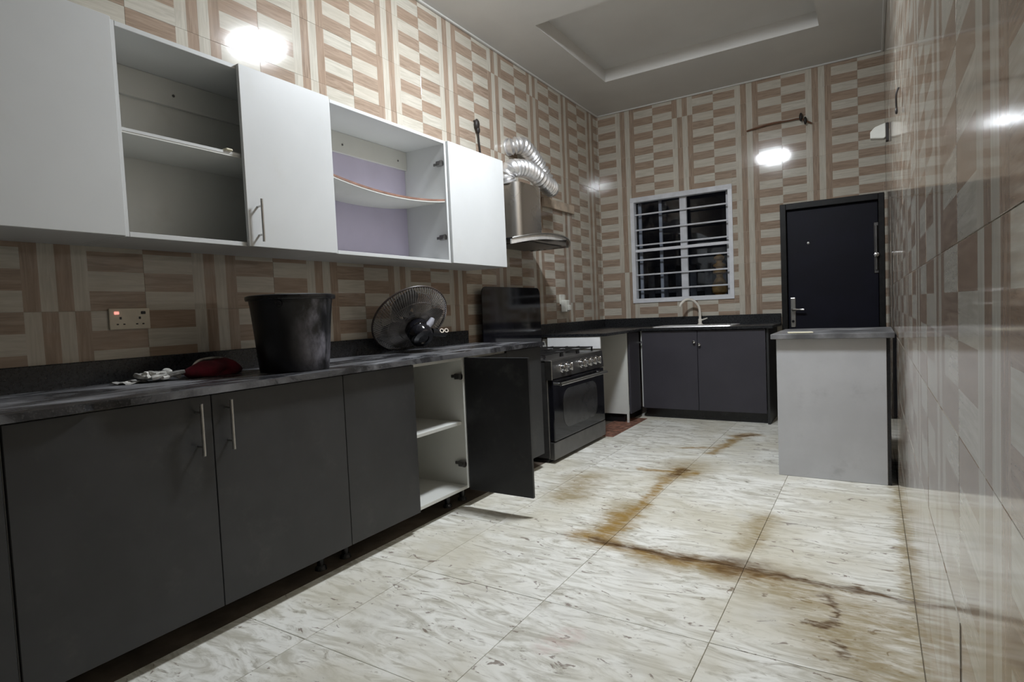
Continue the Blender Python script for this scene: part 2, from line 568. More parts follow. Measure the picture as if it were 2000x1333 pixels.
ex, ey, ez = Vector((1, 0, 0)), Vector((0, 1, 0)), Vector((0, 0, 1))
rl = random.Random(3)
flips = {}
def flip_left(i, j):
    z = 1.165 + j * TH
    if i == 2 and z > 1.7: return True
    if i == -1: return z > 1.1
    if i in (0, 1, 3): return False
    return flips.setdefault((i, j // 2), rl.random() < .35)
lay_tiles(wl, 1.166, -.07, D, 1.165, lambda a, c: Vector((0, a, c)), ey, ez, ex, flip=flip_left)
lay_tiles(wb, .631, 0, W, 1.165, lambda a, c: Vector((a, D, c)), ex, ez, -ey,
          holes=[(WX0, WX1, WZ0, WZ1), (DX0, DX1, -1, DZ1)], flip=lambda i, j: flips.setdefault(('b', i, j), rl.random() < .15))
lay_tiles(wr, -D, -D, .07, 1.165, lambda a, c: Vector((W, -a, c)), -ey, ez, -ex, flip=lambda i, j: flips.setdefault(('r', i, j), rl.random() < .3))

# floor: bed + 60 cm tiles, the strip under the cabinets left unlaid
fl = struct('floor', bx(-.01, W + .01, YH, D + .2, -.12, -.0045), M['floor_grout'], 'tiled kitchen floor with brown spill marks')
FX, FY, FT = .30, 2.363, .604
fcache = {}
def floor_tile(x0, x1, y0, y1):
    g, c = .0006, .0010
    key = (round(x1 - x0, 3), round(y1 - y0, 3))
    if key not in fcache:
        a, b = key
        V = [(g, g, -.004), (a - g, g, -.004), (a - g, b - g, -.004), (g, b - g, -.004),
             (g + c, g + c, 0), (a - g - c, g + c, 0), (a - g - c, b - g - c, 0), (g + c, b - g - c, 0)]
        F = [(4, 5, 6, 7)] + [(k, (k + 1) % 4, 4 + (k + 1) % 4, 4 + k) for k in range(4)]
        me = bpy.data.meshes.new('floor_tile'); me.from_pydata(V, [], F); me.materials.append(M['floor'])
        fcache[key] = me
    o = bpy.data.objects.new('floor_tile', fcache[key]); COL.objects.link(o)
    o.parent = fl
    o.location = (x0, y0, random.uniform(-.0006, .0004))
for i in range(0, 5):
    for j in range(-7, 7):
        a, b = FX + i * FT, FX + (i + 1) * FT
        c, d = FY + j * FT, FY + (j + 1) * FT
        c, d = max(c, Y0), min(d, D)
        if d - c < .02: continue
        lim = .56
        a2, b2 = max(a, lim), min(b, W)
        if b2 - a2 > .02: floor_tile(a2, b2, c, d)
bed = obj('cement_bed', bx(0, .555, Y0, D, -.0045, -.001), M['cement'], fl)
rb = obj('red_cement_patch', bx(.44, .695, 4.47, 5.36, -.001, .0025), M['red_cement'], fl)

# ceiling with a shallow tray
TX0, TX1, TY0, TY1, TD = .467, 2.245, 3.81, 5.15, .115
bm = B()
for (a, b, c, d) in [(-.01, TX0, YH, D + .2), (TX1, W + .01, YH, D + .2), (TX0, TX1, YH, TY0), (TX0, TX1, TY1, D + .2)]:
    box(bm, a, b, c, d, H, H + .3)
box(bm, TX0, TX1, TY0, TY1, H + TD, H + .3)
struct('ceiling', bm, M['ceiling'], 'painted ceiling with a shallow recessed tray')
for k, (a, b, c, d) in enumerate([(0, .022, Y0, D), (W - .022, W, Y0, D), (.022, W - .022, D - .022, D)], 1):
    bm = B(); box(bm, a, b, c, d, H - .014, H, .004)
    struct('trim_%d' % k, bm, M['ceiling'], ['ceiling bead along left wall', 'ceiling bead along right wall', 'ceiling bead along end wall'][k - 1])

# window
wn_ = empty('window_1', (0, 0, 0)); tag(wn_, 'white sliding window with security bars over the sink', kind='structure')
f = .045
fy0, fy1 = D - .012, D + .06
bm = B()
prism(bm, [(WX0, WZ0), (WX1, WZ0), (WX1, WZ0 + f), (WX0, WZ0 + f)], lambda a, b, t: Vector((a, t, b)), fy0, fy1)
obj('window_frame', bm, M['alu_white'], wn_)
obj('window_frame', bx(WX0, WX1, fy0, fy1, WZ1 - .05, WZ1), M['bar'], wn_)
obj('window_frame', bx(WX0, WX0 + f * .9, fy0, fy1, WZ0 + f, WZ1 - .05), M['alu_white'], wn_)
obj('window_frame', bx(WX1 - f * .9, WX1, fy0, fy1, WZ0 + f, WZ1 - .05), M['alu_white'], wn_)
obj('mullion', bx(.875, .945, D + .04, D + .075, WZ0 + f, WZ1 - .05, .003), M['bar'], wn_)
obj('meeting_rail', bx(WX0 + .04, WX1 - .04, D + .005, D + .03, 1.682, 1.712, .003), M['alu_white'], wn_)
for z in (2.085, 1.92, 1.757, 1.597, 1.437, 1.277):
    obj('security_bar', bx(WX0 + .04, WX1 - .04, D + .012, D + .030, z - .008, z + .008, .003), M['bar'], wn_)
for x in (.43, .655, 1.345):
    obj('security_upright', bx(x - .016, x + .016, D + .09, D + .11, WZ0 + .03, WZ1 - .05), M['bar'], wn_)
obj('pane', bx(WX0 + .04, .90, D + .078, D + .083, WZ0 + f, WZ1 - .05), M['pane'], wn_)
obj('pane', bx(.92, WX1 - .04, D + .130, D + .135, WZ0 + f, WZ1 - .05), M['pane'], wn_)
# reveals
obj('reveal', bx(WX0, WX1, D + .06, D + .2, WZ0 - .004, WZ0 + .012), M['alu_white'], wn_)

# door
dr = empty('door_1'); tag(dr, 'dark navy steel door in a black frame', kind='structure')
obj('door_frame', bx(DX0, DX0 + .05, D - .012, D + .10, 0, DZ1, .003), M['door_frame'], dr)
obj('door_frame', bx(DX1 - .045, DX1, D - .012, D + .10, 0, DZ1, .003), M['door_frame'], dr)
obj('door_frame', bx(DX0 + .05, DX1 - .045, D - .012, D + .10, DZ1 - .055, DZ1, .003), M['door_frame'], dr)
obj('door_leaf', bx(DX0 + .052, DX1 - .047, D + .035, D + .08, .012, DZ1 - .058, .004), M['door_navy'], dr)
obj('backing', bx(DX0, DX1, D + .13, D + .16, 0, DZ1), M['door_frame'], dr)
hp = obj('handle_plate', bx(1.908, 1.952, D + .022, D + .036, .835, 1.115, .006, 2), M['steel'], dr)
bm = B(); tube(bm, [(1.93, D + .022, 1.0), (1.93, D - .025, 1.0), (1.94, D - .032, 1.0), (2.03, D - .032, 1.0)], .011, 10)
obj('lever', bm, M['chrome'], hp, True)
bm = B(); lathe(bm, [(.012, 0), (.012, .012)], 12, (1.93, D + .022, .89), (0, -1, 0))
obj('keyhole', bm, M['black_plastic'], hp)
bl = obj('bolt_plate', bx(2.592, 2.628, D + .020, D + .035, 1.30, 1.75, .004), M['dark_steel'], dr)
bm = B(); tube(bm, [(2.61, D + .008, 1.33), (2.61, D + .008, 1.72)], .011, 10)
obj('bolt_rod', bm, M['dark_steel'], bl, True)
bm = B(); lathe(bm, [(.008, 0), (.008, .03), (.022, .036), (.02, .055), (0.006, .06)], 14, (2.61, D + .008, 1.46), (0, -1, 0))
obj('bolt_knob', bm, M['chrome'], bl, True)
bm = B(); lathe(bm, [(.011, 0), (.011, .006), (.004, .008)], 12, (2.07, D + .035, 1.62), (0, -1, 0))
obj('peephole', bm, M['steel'], dr)

# ------------------------------------------------------------------ ceiling lamp (just above the frame)
LX, LY = 1.372, 2.77
lamp = thing('ceiling_lamp', 'round lit ceiling lamp in the middle of the ceiling', 'lamp', (LX, LY, H))
bm = B(); lathe(bm, [(.193, -.0), (.194, -.004), (.186, -.007)], 40, (0, 0, 0))
obj('lamp_base', bm, M['white_plastic'], lamp, True)
bm = B(); lathe(bm, [(.18, -.006), (.18, -.022), (.170, -.040), (.145, -.054), (.10, -.063), (.05, -.068), (.008, -.070)], 40, (0, 0, 0))
obj('diffuser', bm, M['lamp'], lamp, True)

# ------------------------------------------------------------------ cabinets along the left wall
def bar_handle(parent, x, y, z0, z1, rad=.006, stand=.032):
    bm = B()
    tube(bm, [(x + stand, y, z0), (x + stand, y, z1)], rad, 10)
    for z in (z0 + .03, z1 - .03):
        tube(bm, [(x - .001, y, z), (x + stand, y, z)], rad * .8, 8)
    return obj('handle', bm, M['steel'], parent, True)

def cup_hinge(parent, x, y, z, sy=-1):
    """hinge on a side panel at plane y, protruding sy"""
    bm = B()
    box(bm, x - .05, x + .0, y if sy > 0 else y - .008, y + .008 if sy > 0 else y, z - .008, z + .008, .002)
    box(bm, x - .02, x + .03, y + sy * .002 if sy > 0 else y - .022, y + .022 if sy > 0 else y - .002, z - .016, z + .016, .004)
    lathe(bm, [(.017, 0), (.017, .01)], 14, (x + .02, y + sy * .02, z), (1, 0, 0))
    return obj('hinge', bm, M['dark_steel'], parent)

T = .018
UX, UZ0, UZ1 = .336, 1.4155, 2.167
def upper(label, y0, y1, doors, shelf=None, back='white_in', shelf_mat=None):
    t = thing('wall_cabinet', label, 'cabinet', (0, y0, UZ0), 'white wall cabinets')
    g = .0008
    w_, h_ = y1 - y0, UZ1 - UZ0
    P = lambda n, m, *a: obj(n, bx(*a, .0012), M[m], t)
    P('side_panel', 'white', .002, UX, g, T, 0, h_)
    P('side_panel', 'white', .002, UX, w_ - T, w_ - g, 0, h_)
    P('bottom_panel', 'white', .002, UX, T + g, w_ - T - g, 0, T)
    P('top_panel', 'white', .002, UX, T + g, w_ - T - g, h_ - T, h_)
    P('back_panel', back, .002, .010, T + g, w_ - T - g, T + g, h_ - T - g)
    r = P('hanging_rail', 'white_in', .011, .029, T + g, w_ - T - g, h_ - T - .115, h_ - T - g)
    for yy in (.08, w_ * .4, w_ - .1):
        bm = B()
        lathe(bm, [(.006, 0), (.006, .002)], 10, (.029, yy, h_ - .085), (1, 0, 0))
        obj('screw_head', bm, M['dark_steel'], r)
    if shelf is not None:
        z, sag = shelf
        bm = B()
        N = 16
        pts = []
        for k in range(N + 1):
            s = k / N
            pts.append((T + g + (w_ - 2 * T - 2 * g) * s, z - UZ0 - sag * 4 * s * (1 - s)))
        poly = [(a, b + T / 2) for a, b in pts] + [(a, b - T / 2) for a, b in pts[::-1]]
        prism(bm, poly, lambda a, b, tt: Vector((tt, a, b)), .012, UX - .012)
        sh = obj('shelf', bm, M['white_in'], t)
        bm = B()
        poly = [(a, b + T / 2) for a, b in pts] + [(a, b - T * .12) for a, b in pts[::-1]]
        prism(bm, poly, lambda a, b, tt: Vector((tt, a, b)), UX - .0119, UX - .0105)
        obj('edging', bm, M[shelf_mat or 'white'], sh)
    for (d0, d1, handle) in doors:
        d = obj('door', bx(UX + .001, UX + T, d0 - y0 + .0012, d1 - y0 - .0012, .0, h_ + .001, .0015), M['white'], t)
        if handle is not None:
            bar_handle(d, UX + T, handle - y0, 1.435 - UZ0, 1.615 - UZ0, .0055, .03)
    return t

upper('white wall cabinet at the left picture edge with closed plain door', -.02, .945, [(-.02, .46, None), (.46, .945, None)])
t2 = upper('white wall cabinet half open with one shelf and one handled door', .945, 1.893, [(1.418, 1.893, 1.468)], (1.795, .0))
bm = B(); box(bm, .29, .335, .41, .44, .3885, .398, .003); o = obj('shelf_crumb', bm, M['paper'], t2)
t4 = upper('open doorless white wall cabinet with lilac back and sagging shelf', 1.893, 2.819, [], (1.802, .035), 'lilac', 'edging')
cup_hinge(t4, .30, 2.819 - 1.893 - T, 1.575 - UZ0, -1)
cup_hinge(t4, .30, 2.819 - 1.893 - T, 2.03 - UZ0, -1)
upper('single-door white wall cabinet next to the extractor hood', 2.819, 3.45, [(2.819, 3.45, None)])

BX, BZ0, BZ1 = .610, .105, .854
def lower(label, y0, y1, doors, x1=BX, mat='dark', inside='white_in', shelf=None, ends=()):
    t = thing('base_cabinet', label, 'cabinet', (0, y0, 0), 'charcoal base cabinets')
    g = .0008
    w_ = y1 - y0
    P = lambda n, m, *a: obj(n, bx(*a, .0012), M[m], t)
    P('side_panel', mat if 0 in ends else inside, .03, x1, g, T, BZ0, BZ1)
    P('side_panel', mat if 1 in ends else inside, .03, x1, w_ - T, w_ - g, BZ0, BZ1)
    P('bottom_panel', inside, .03, x1, T + g, w_ - T - g, BZ0, BZ0 + T)
    P('back_panel', inside, .022, .030, T + g, w_ - T - g, BZ0 + T, BZ1)
    P('top_rail', inside, x1 - .09, x1, T + g, w_ - T - g, BZ1 - T, BZ1)
    if shelf: P('shelf', inside, .032, x1 - .02, T + g, w_ - T - g, shelf - T / 2, shelf + T / 2)
    for yy in (.07, w_ - .07):
        for xx in (.09, x1 - .11):
            bm = B(); lathe(bm, [(.026, 0), (.024, .012), (.016, .02), (.016, BZ0 - .02), (.032, BZ0 - .008), (.032, BZ0)], 14, (xx, yy, -.001))
            obj('leg', bm, M['black_plastic'], t, True)
    for (d0, d1, handle, dz) in doors:
        d = obj('door', bx(x1 + .002, x1 + .02, d0 - y0 + .0014, d1 - y0 - .0014, BZ0 - dz, BZ1 - .004 - dz, .0015), M[mat], t)
        if handle is not None:
            bar_handle(d, x1 + .02, handle - y0, .652, .828, .006, .034)
    return t

lower('charcoal base cabinet at the bottom left corner of the picture', -.06, .47, [(-.06, .47, None, 0)])
lower('wide charcoal base cabinet with two steel bar handles', .475, 1.633, [(.475, 1.045, .990, 0), (1.045, 1.633, 1.097, 0)])
tb = lower('charcoal base cabinet with one door swung open showing white shelves', 1.633, 2.53, [(1.633, 2.089, None, 0)], shelf=.478)
# the open door, swung out to the room on its right-hand hinges
od = obj('door', bx(.634, 1.045, 2.503 - 1.633, 2.521 - 1.633, BZ0, BZ1 - .004, .0015), M['dark_in'], tb)
for z in (.743, .247):
    cup_hinge(tb, .585, 2.53 - 1.633 - T, z, -1)
lower('charcoal base cabinet between the open door and the cooker', 2.53, 3.39, [(2.53, 2.955, None, .012), (2.955, 3.39, None, 0)], ends=(1,))

# worktop of the left run, front edge chipped away at the near end
wt = thing('worktop', 'long dusty black worktop along the left wall', 'worktop', (0, 0, ZC))
zt = -.024
bm = B()
edge = [(.0235, -.2), (.655, -.2), (.655, .62), (.648, .66), (.634, .69), (.640, .74), (.655, .78), (.6600, .84), (.66, 3.398), (.0235, 3.398)]
prism(bm, edge, lambda a, b, t: Vector((a, b, t)), zt, 0.0)
es = [e for e in bm.edges if abs(e.verts[0].co.z) < 1e-6 and abs(e.verts[1].co.z) < 1e-6]
bmesh.ops.bevel(bm, geom=es, offset=.005, segments=2, affect='EDGES')
obj('slab', bm, M['worktop'], wt)
obj('upstand', bx(.0015, .0225, -.2, 3.398, zt, .092, .003), M['granite'], wt)

# ------------------------------------------------------------------ cooker
KY0, KY1, KX = 3.505, 4.44, .648
ck = thing('cooker', 'wide black and steel gas cooker with glass lid raised', 'cooker', (0, KY0, 0))
kw = KY1 - KY0
KT = .742
obj('body', bx(.06, KX - .04, 0.003, kw - .003, .035, KT - .012, .003), M['dark_steel'], ck)
obj('hob_top', bx(.06, KX - .01, 0, kw, KT - .012, KT, .005, 2), M['dark_steel'], ck)
bm = B()
prism(bm, [(KX - .05, .605), (KX - .002, .605), (KX - .012, KT - .004), (KX - .05, KT - .004)], lambda a, b, t: Vector((a, t, b)), 0.0, kw)
cp = obj('control_panel', bm, M['dark_steel'], ck)
obj('trim_strip', bx(KX - .052, KX + .002, -.002, .012, .60, KT - .003, .002), M['steel'], ck)
for yy in (.17, .265, .50, .60, .70, .79):
    bm = B()
    lathe(bm, [(.036, 0), (.036, .006), (.029, .010), (.027, .034), (.020, .038)], 18, (KX - .008, yy, .672), (1, 0, .08))
    box(bm, KX + .008, KX + .040, yy - .007, yy + .007, .646, .702, .002)
    obj('knob', bm, M['chrome'], cp, True)
dd = obj('oven_door', bx(KX - .038, KX, .012, kw - .012, .158, .598, .006, 2), M['black_gloss'], ck)
bm = B()
prism(bm, rrect(.16, kw - .16, .225, .515, .10, 8, (1, 1, 1, 1)), lambda a, b, t: Vector((t, a, b)), KX - .004, KX + .0015)
obj('oven_window', bm, plain('oven_glass', (.05, .05, .052), .16, var=.1), dd)
bm = B()
tube(bm, [(KX + .042, .05, .566), (KX + .042, kw - .05, .566)], .0125, 12)
for yy in (.075, kw - .075):
    tube(bm, [(KX - .002, yy, .566), (KX + .042, yy, .566)], .010, 10)
obj('oven_handle', bm, M['steel'], dd, True)
obj('drawer', bx(KX - .04, KX - .002, .004, kw - .004, .028, .152, .004, 2), M['dark_steel'], ck)
obj('plinth', bx(.09, KX - .06, .02, kw - .02, .0, .035), M['black_plastic'], ck)
# lid, upright at the back
bm = B()
prism(bm, rrect(.004, kw - .03, KT + .004, 1.296, .055, 8, (1, 1, 0, 0)), lambda a, b, t: Vector((t, a, b)), .072, .078)
ld = obj('glass_lid', bm, M['black_gloss'], ck)
obj('lid_trim', bx(.066, .088, 0, kw - .026, KT, KT + .02, .003), M['black_plastic'], ld)
# burners and pan supports
for (bx_, by_, br) in ((.20, .2, .045), (.45, .2, .035), (.2, kw - .2, .035), (.45, kw - .2, .05), (.33, kw / 2, .06)):
    bm = B(); lathe(bm, [(br * 1.2, 0), (br * 1.2, .006), (br, .008), (br, .018), (br * .8, .02), (br * .8, .026), (br * .4, .028)], 20, (bx_, by_, KT))
    obj('burner', bm, M['iron'], ck, True)
for (y0_, y1_) in ((.05, .31), (.34, kw - .34), (kw - .31, kw - .05)):
    bm = B()
    z = KT + .036
    for yy in (y0_, y1_):
        box(bm, .11, .57, yy - .005, yy + .005, z - .008, z)
    for xx in (.11, .57):
        box(bm, xx - .005, xx + .005, y0_, y1_, z - .008, z)
    for xx in (.2, .34, .45):
        box(bm, xx - .004, xx + .004, y0_, y1_, z - .006, z + .004)
    box(bm, .11, .57, (y0_ + y1_) / 2 - .004, (y0_ + y1_) / 2 + .004, z - .006, z + .004)
    for yy in (y0_, y1_):
        for xx in (.115, .565):
            box(bm, xx - .006, xx + .006, yy - .006, yy + .006, KT - .001, z)
    obj('pan_support', bm, M['iron'], ck)

# ------------------------------------------------------------------ corner run and sink unit
cr = thing('corner_cabinet', 'corner base cabinet with white side beyond the cooker', 'cabinet', (0, 0, 0))
obj('side_panel', bx(.03, .605, 5.10, 5.118, .082, .854, .001), M['white_in'], cr)
obj('side_panel', bx(.585, .605, 5.099, 5.117, .0, .081, .001), M['white_in'], cr)
obj('kickboard', bx(.03, .555, 5.13, 5.14, .0, .10), M['black_plastic'], cr)
obj('bottom_panel', bx(.03, .605, 5.12, 5.39, .105, .123), M['white_in'], cr)
cd = obj('door', bx(.607, .625, 5.12, 5.388, .085, .85, .0015), M['violet'], cr)
bm = B(); lathe(bm, [(.006, 0), (.006, .016), (.014, .022), (.013, .03), (.004, .033)], 14, (.625, 5.365, .745), (1, 0, 0))
obj('knob', bm, M['chrome'], cd, True)
ap = obj('apron_board', bx(.10, .605, 4.475, 4.493, .752, .8545, .001), plain('bright_white_board', (.86, .86, .85), .4, var=.02), cr)
obj('support_rail', bx(.04, .06, 4.494, 5.099, .76, .84), M['white_in'], cr)

sk = thing('sink_cabinet', 'two-door charcoal cabinet under the sink and window', 'cabinet', (0, 0, 0))
SY = 5.395
obj('side_panel', bx(1.775, 1.795, SY + .022, D - .03, .0, .854, .001), M['dark'], sk)
obj('side_panel', bx(.632, .650, SY + .022, D - .03, .105, .854, .001), M['white_in'], sk)
obj('bottom_panel', bx(.652, 1.773, SY + .022, D - .03, .105, .123, .001), M['white_in'], sk)
obj('back_panel', bx(.652, 1.773, D - .04, D - .03, .125, .854), M['white_in'], sk)
obj('kickboard', bx(.652, 1.773, SY + .075, SY + .09, .0, .104), M['black_plastic'], sk)
for (a, b, kx, kz) in ((.650, 1.182, 1.158, .745), (1.186, 1.772, 1.205, .72)):
    d = obj('door', bx(a, b, SY, SY + .02, .100, .85, .0015), M['violet'], sk)
    bm = B(); lathe(bm, [(.006, 0), (.006, .016), (.014, .022), (.013, .03), (.004, .033)], 14, (kx, SY, kz), (0, -1, 0))
    obj('knob', bm, M['chrome'], d, True)

# L-shaped worktop with a cut-out for the sink
SX0, SX1, SY0, SY1 = .74, 1.47, 5.49, 5.865
w2 = thing('worktop', 'black worktop around the corner and sink', 'worktop', (0, 0, ZC))
bm = B()
for (a, b, c, d) in [(.0235, .655, 4.47, 5.37), (.0235, SX0, 5.37, D - .0235), (SX0, SX1, 5.37, SY0), (SX0, SX1, SY1, D - .0235), (SX1, 1.835, 5.37, D - .0235)]:
    box(bm, a, b, c, d, zt, 0)
bmesh.ops.remove_doubles(bm, verts=bm.verts[:], dist=1e-5)
obj('slab', bm, M['granite'], w2)
obj('upstand', bx(.0015, .0225, 4.47, D - .002, zt, .092, .003), M['granite'], w2)
obj('upstand', bx(.0235, 1.83, D - .0225, D - .0015, zt, .092, .003), M['granite'], w2)

sn = thing('sink', 'stainless steel sink set in the black worktop', 'sink', ((SX0 + SX1) / 2, (SY0 + SY1) / 2, ZC))
hx, hy = (SX1 - SX0) / 2, (SY1 - SY0) / 2
bm = B()
def ring_rect(bm, levels):
    rr = []
    for (ax, ay, z, r, ox) in levels:
        rr.append([bm.verts.new(Vector((p[0], p[1], z))) for p in rrect(ox - ax, ox + ax, -ay, ay, r, 5)])
    for a, b in zip(rr, rr[1:]):
        n = len(a)
        for k in range(n):
            bm.faces.new((a[k], a[(k + 1) % n], b[(k + 1) % n], b[k]))
    bm.faces.new(rr[-1])
ring_rect(bm, [(hx + .014, hy + .014, .0008, .03, 0), (hx + .011, hy + .011, .009, .03, 0), (hx - .004, hy - .004, .009, .03, 0), (hx - .008, hy - .008, .004, .03, 0), (.175, hy - .035, .004, .05, -.15), (.168, hy - .045, -.15, .05, -.15), (.14, hy - .07, -.165, .05, -.15)])
obj('basin', bm, plain('satin_sink_steel', (.82, .82, .82), .35, metal=.7, var=.03), sn, True)
bm = B()
for k in range(7):
    box(bm, .06 + k * .038, .072 + k * .038, -hy + .05, hy - .05, .004, .009, .002)
obj('drainer_ridges', bm, M['steel'], sn)
bm = B(); lathe(bm, [(.04, 0), (.038, .003), (.02, .002)], 20, (-.15, 0, -.164)); obj('drain', bm, M['chrome'], sn, True)

tp = thing('tap', 'ivory gooseneck tap above the sink', 'tap', (1.085, 5.925, ZC))
bm = B(); lathe(bm, [(.028, 0), (.026, .012), (.018, .02), (.018, .06), (.014, .066)], 18); obj('tap_base', bm, M['tap'], tp, True)
bm = B(); tube(bm, spline([(0, 0, .05), (0, 0, .13), (-.012, -.012, .20), (-.06, -.05, .258), (-.115, -.085, .262), (-.155, -.115, .225), (-.165, -.122, .195)], 8), .0125, 12)
obj('spout', bm, M['tap'], tp, True)
bm = B(); tube(bm, [(.012, 0, .05), (.05, -.01, .062), (.075, -.015, .07)], [.008, .007, .006], 8); obj('tap_lever', bm, M['tap'], tp, True)

# ------------------------------------------------------------------ grey counter stand in front of the door
PX0, PX1, PY0, PY1 = 2.062, 2.655, 3.822, 4.50
pn = thing('counter_stand', 'grey boarded counter stand in front of the door', 'counter', (PX0, PY0, 0))
pw_, pd_ = PX1 - PX0, PY1 - PY0
obj('front_panel', bx(0, pw_ - .018, 0, .02, 0.0, .852, .002), M['grey_board'], pn)
obj('side_panel', bx(0, .02, .021, pd_, 0.0, .852, .001), M['dark'], pn)
obj('side_panel', bx(pw_ - .02, pw_, .004, pd_, 0.0, .852, .001), M['black_plastic'], pn)
obj('back_panel', bx(.021, pw_ - .021, pd_ - .018, pd_, 0.0, .852), M['dark'], pn)
obj('top_slab', bx(-.028, pw_ + .022, -.035, pd_ + .012, .853, .884, .004, 2), plain('dusty_grey_slab', (.20, .20, .205), .35, var=.5, scale=5, dirt=((.5, .5, .5), .6)), pn)
pp = obj('paper_scrap', bx(-.07, .07, -.045, .045, 0, .006, .002), M['paper'])
pp.location = (2.19, 3.90, .8845); pp.rotation_euler = (0, 0, .15)
tag(pp, 'cream paper scrap on the grey counter stand', 'paper')

# ------------------------------------------------------------------ extractor hood and duct
hd = thing('extractor_hood', 'steel chimney extractor hood with smoked glass canopy', 'hood', (0, 3.965, 1.62))
bm = B()
cw = .205
poly = rrect(.003, .285, -cw, cw, .075, 10, (1, 0, 0, 1))
prism(bm, poly, lambda a, b, t: Vector((a, b, t)), .055, .475)
obj('chimney', bm, M['chimney'], hd, True)
obj('motor_box', bx(.003, .43, -.30, .30, .0, .045, .006, 2), M['steel'], hd)
obj('filter_panel', bx(.04, .40, -.27, .27, -.008, .0, .002), M['dark_steel'], hd)
# bent glass: high in the middle, drooping wings, bowed front edge
bm = B()
NA, NB = 24, 8
def gz(s): return .062 - .05 * abs(s) ** 2.2
def gx(s): return .50 - .13 * abs(s) ** 2.5
top, bot = [], []
for i in range(NA + 1):
    s = -1 + 2 * i / NA
    rt_, rb_ = [], []
    for j in range(NB + 1):
        x = .003 + (gx(s) - .003) * j / NB
        rt_.append(bm.verts.new((x, s * .46, gz(s)))); rb_.append(bm.verts.new((x, s * .46, gz(s) - .008)))
    top.append(rt_); bot.append(rb_)
for i in range(NA):
    for j in range(NB):
        bm.faces.new((top[i][j], top[i + 1][j], top[i + 1][j + 1], top[i][j + 1]))
        bm.faces.new((bot[i][j], bot[i][j + 1], bot[i + 1][j + 1], bot[i + 1][j]))
    bm.faces.new((top[i][NB], top[i + 1][NB], bot[i + 1][NB], bot[i][NB]))
    bm.faces.new((top[i + 1][0], top[i][0], bot[i][0], bot[i + 1][0]))
for i in (0, NA):
    for j in range(NB):
        bm.faces.new((top[i][j], top[i][j + 1], bot[i][j + 1], bot[i][j]))
obj('glass_canopy', bm, M['black_gloss'], hd, True)
bm = B(); tube(bm, [(gx(s / 12) + .001, s / 12 * .46, gz(s / 12) - .004) for s in range(-12, 13)], .007, 8)
obj('canopy_edge', bm, M['steel'], hd, True)

bm = B()
NF = 26
ra, rb2 = [], []
for k in range(NF + 1):
    sN = -1 + 1.45 * k / NF
    x = gx(sN) - .004
    hgt = .034 * (1 - max(0, (sN + .1) / .55) ** 2) + .002
    z1 = gz(sN) - .009
    ra.append([bm.verts.new((x, sN * .46, z1)), bm.verts.new((x, sN * .46, z1 - hgt)), bm.verts.new((x - .012, sN * .46, z1 - hgt)), bm.verts.new((x - .012, sN * .46, z1))])
for a, b in zip(ra, ra[1:]):
    for q in range(4):
        bm.faces.new((a[q], a[(q + 1) % 4], b[(q + 1) % 4], b[q]))
bm.faces.new(ra[0]); bm.faces.new(ra[-1])
obj('fascia', bm, plain('pale_steel', (.75, .74, .72), .35, metal=.6), hd, True)

du = thing('flexible_duct', 'crinkled aluminium duct looping from hood into wall', 'duct')
path = spline([(.17, 3.80, 2.100), (.172, 3.785, 2.155), (.20, 3.83, 2.212), (.23, 4.05, 2.232), (.235, 4.30, 2.165), (.20, 4.47, 2.155), (.145, 4.525, 2.22), (.11, 4.45, 2.34), (.095, 4.31, 2.44), (.09, 4.19, 2.485), (.068, 4.125, 2.478), (.034, 4.10, 2.47), (.009, 4.10, 2.47)], 34)
# resample evenly, corrugate
pts = [path[0]]
acc = 0
for a, b in zip(path, path[1:]):
    acc += (b - a).length
    if acc >= .0048:
        pts.append(b); acc = 0
rads = [.064 + .008 * math.sin(i * .0048 / .028 * 2 * pi) + random.uniform(-.0008, .0008) for i in range(len(pts))]
bm = B(); tube(bm, pts, rads, 28, cap=False)
obj('duct_hose', bm, M['foil'], du, True)
bm = B(); lathe(bm, [(.055, 0), (.072, 0), (.072, .012), (.055, .012), (.055, 0)], 28, (.0015, 4.10, 2.47), (1, 0, 0), cap=(False, False))
obj('wall_collar', bm, M['foil'], du, True)

bd = obj('wall_board', bx(.002, .03, 4.66, 5.29, 2.055, 2.14, .002), M['timber'])
tag(bd, 'short board fixed on tiles right of the hood chimney', 'board')

# ------------------------------------------------------------------ sockets and loose wires
so = thing('double_socket', 'cream double socket with a red neon left of the bucket', 'socket', (0, 1.096, 1.131))
obj('face_plate', bx(.0012, .011, -.076, .076, -.042, .042, .003, 2), M['socket_plastic'], so)
for s in (-1, 1):
    sw = obj('switch', bx(.0105, .0150, s * .05 - .009, s * .05 + .009, .018, .030, .002), M['neon'] if s < 0 else M['black_plastic'], so)
    bm = B()
    box(bm, .0108, .0117, s * .036 - .004, s * .036 + .004, -.002, .008)
    box(bm, .0108, .0117, s * .036 - .016, s * .036 - .008, -.024, -.019)
    box(bm, .0108, .0117, s * .036 + .008, s * .036 + .016, -.024, -.019)
    obj('pin_hole', bm, M['black_plastic'], so)
s2 = thing('wall_socket', 'white socket with plugged adapter right of the cooker lid', 'socket', (0, 4.99, 1.16))
obj('face_plate', bx(.0012, .012, -.055, .045, -.01, .085, .003, 2), M['white_plastic'], s2)
ad = obj('adapter', bx(.012, .07, -.045, .03, -.085, .03, .008, 2), M['white_plastic'], s2)
obj('adapter_plug', bx(.07, .095, -.03, .015, -.07, -.02, .006, 2), M['white_plastic'], ad)

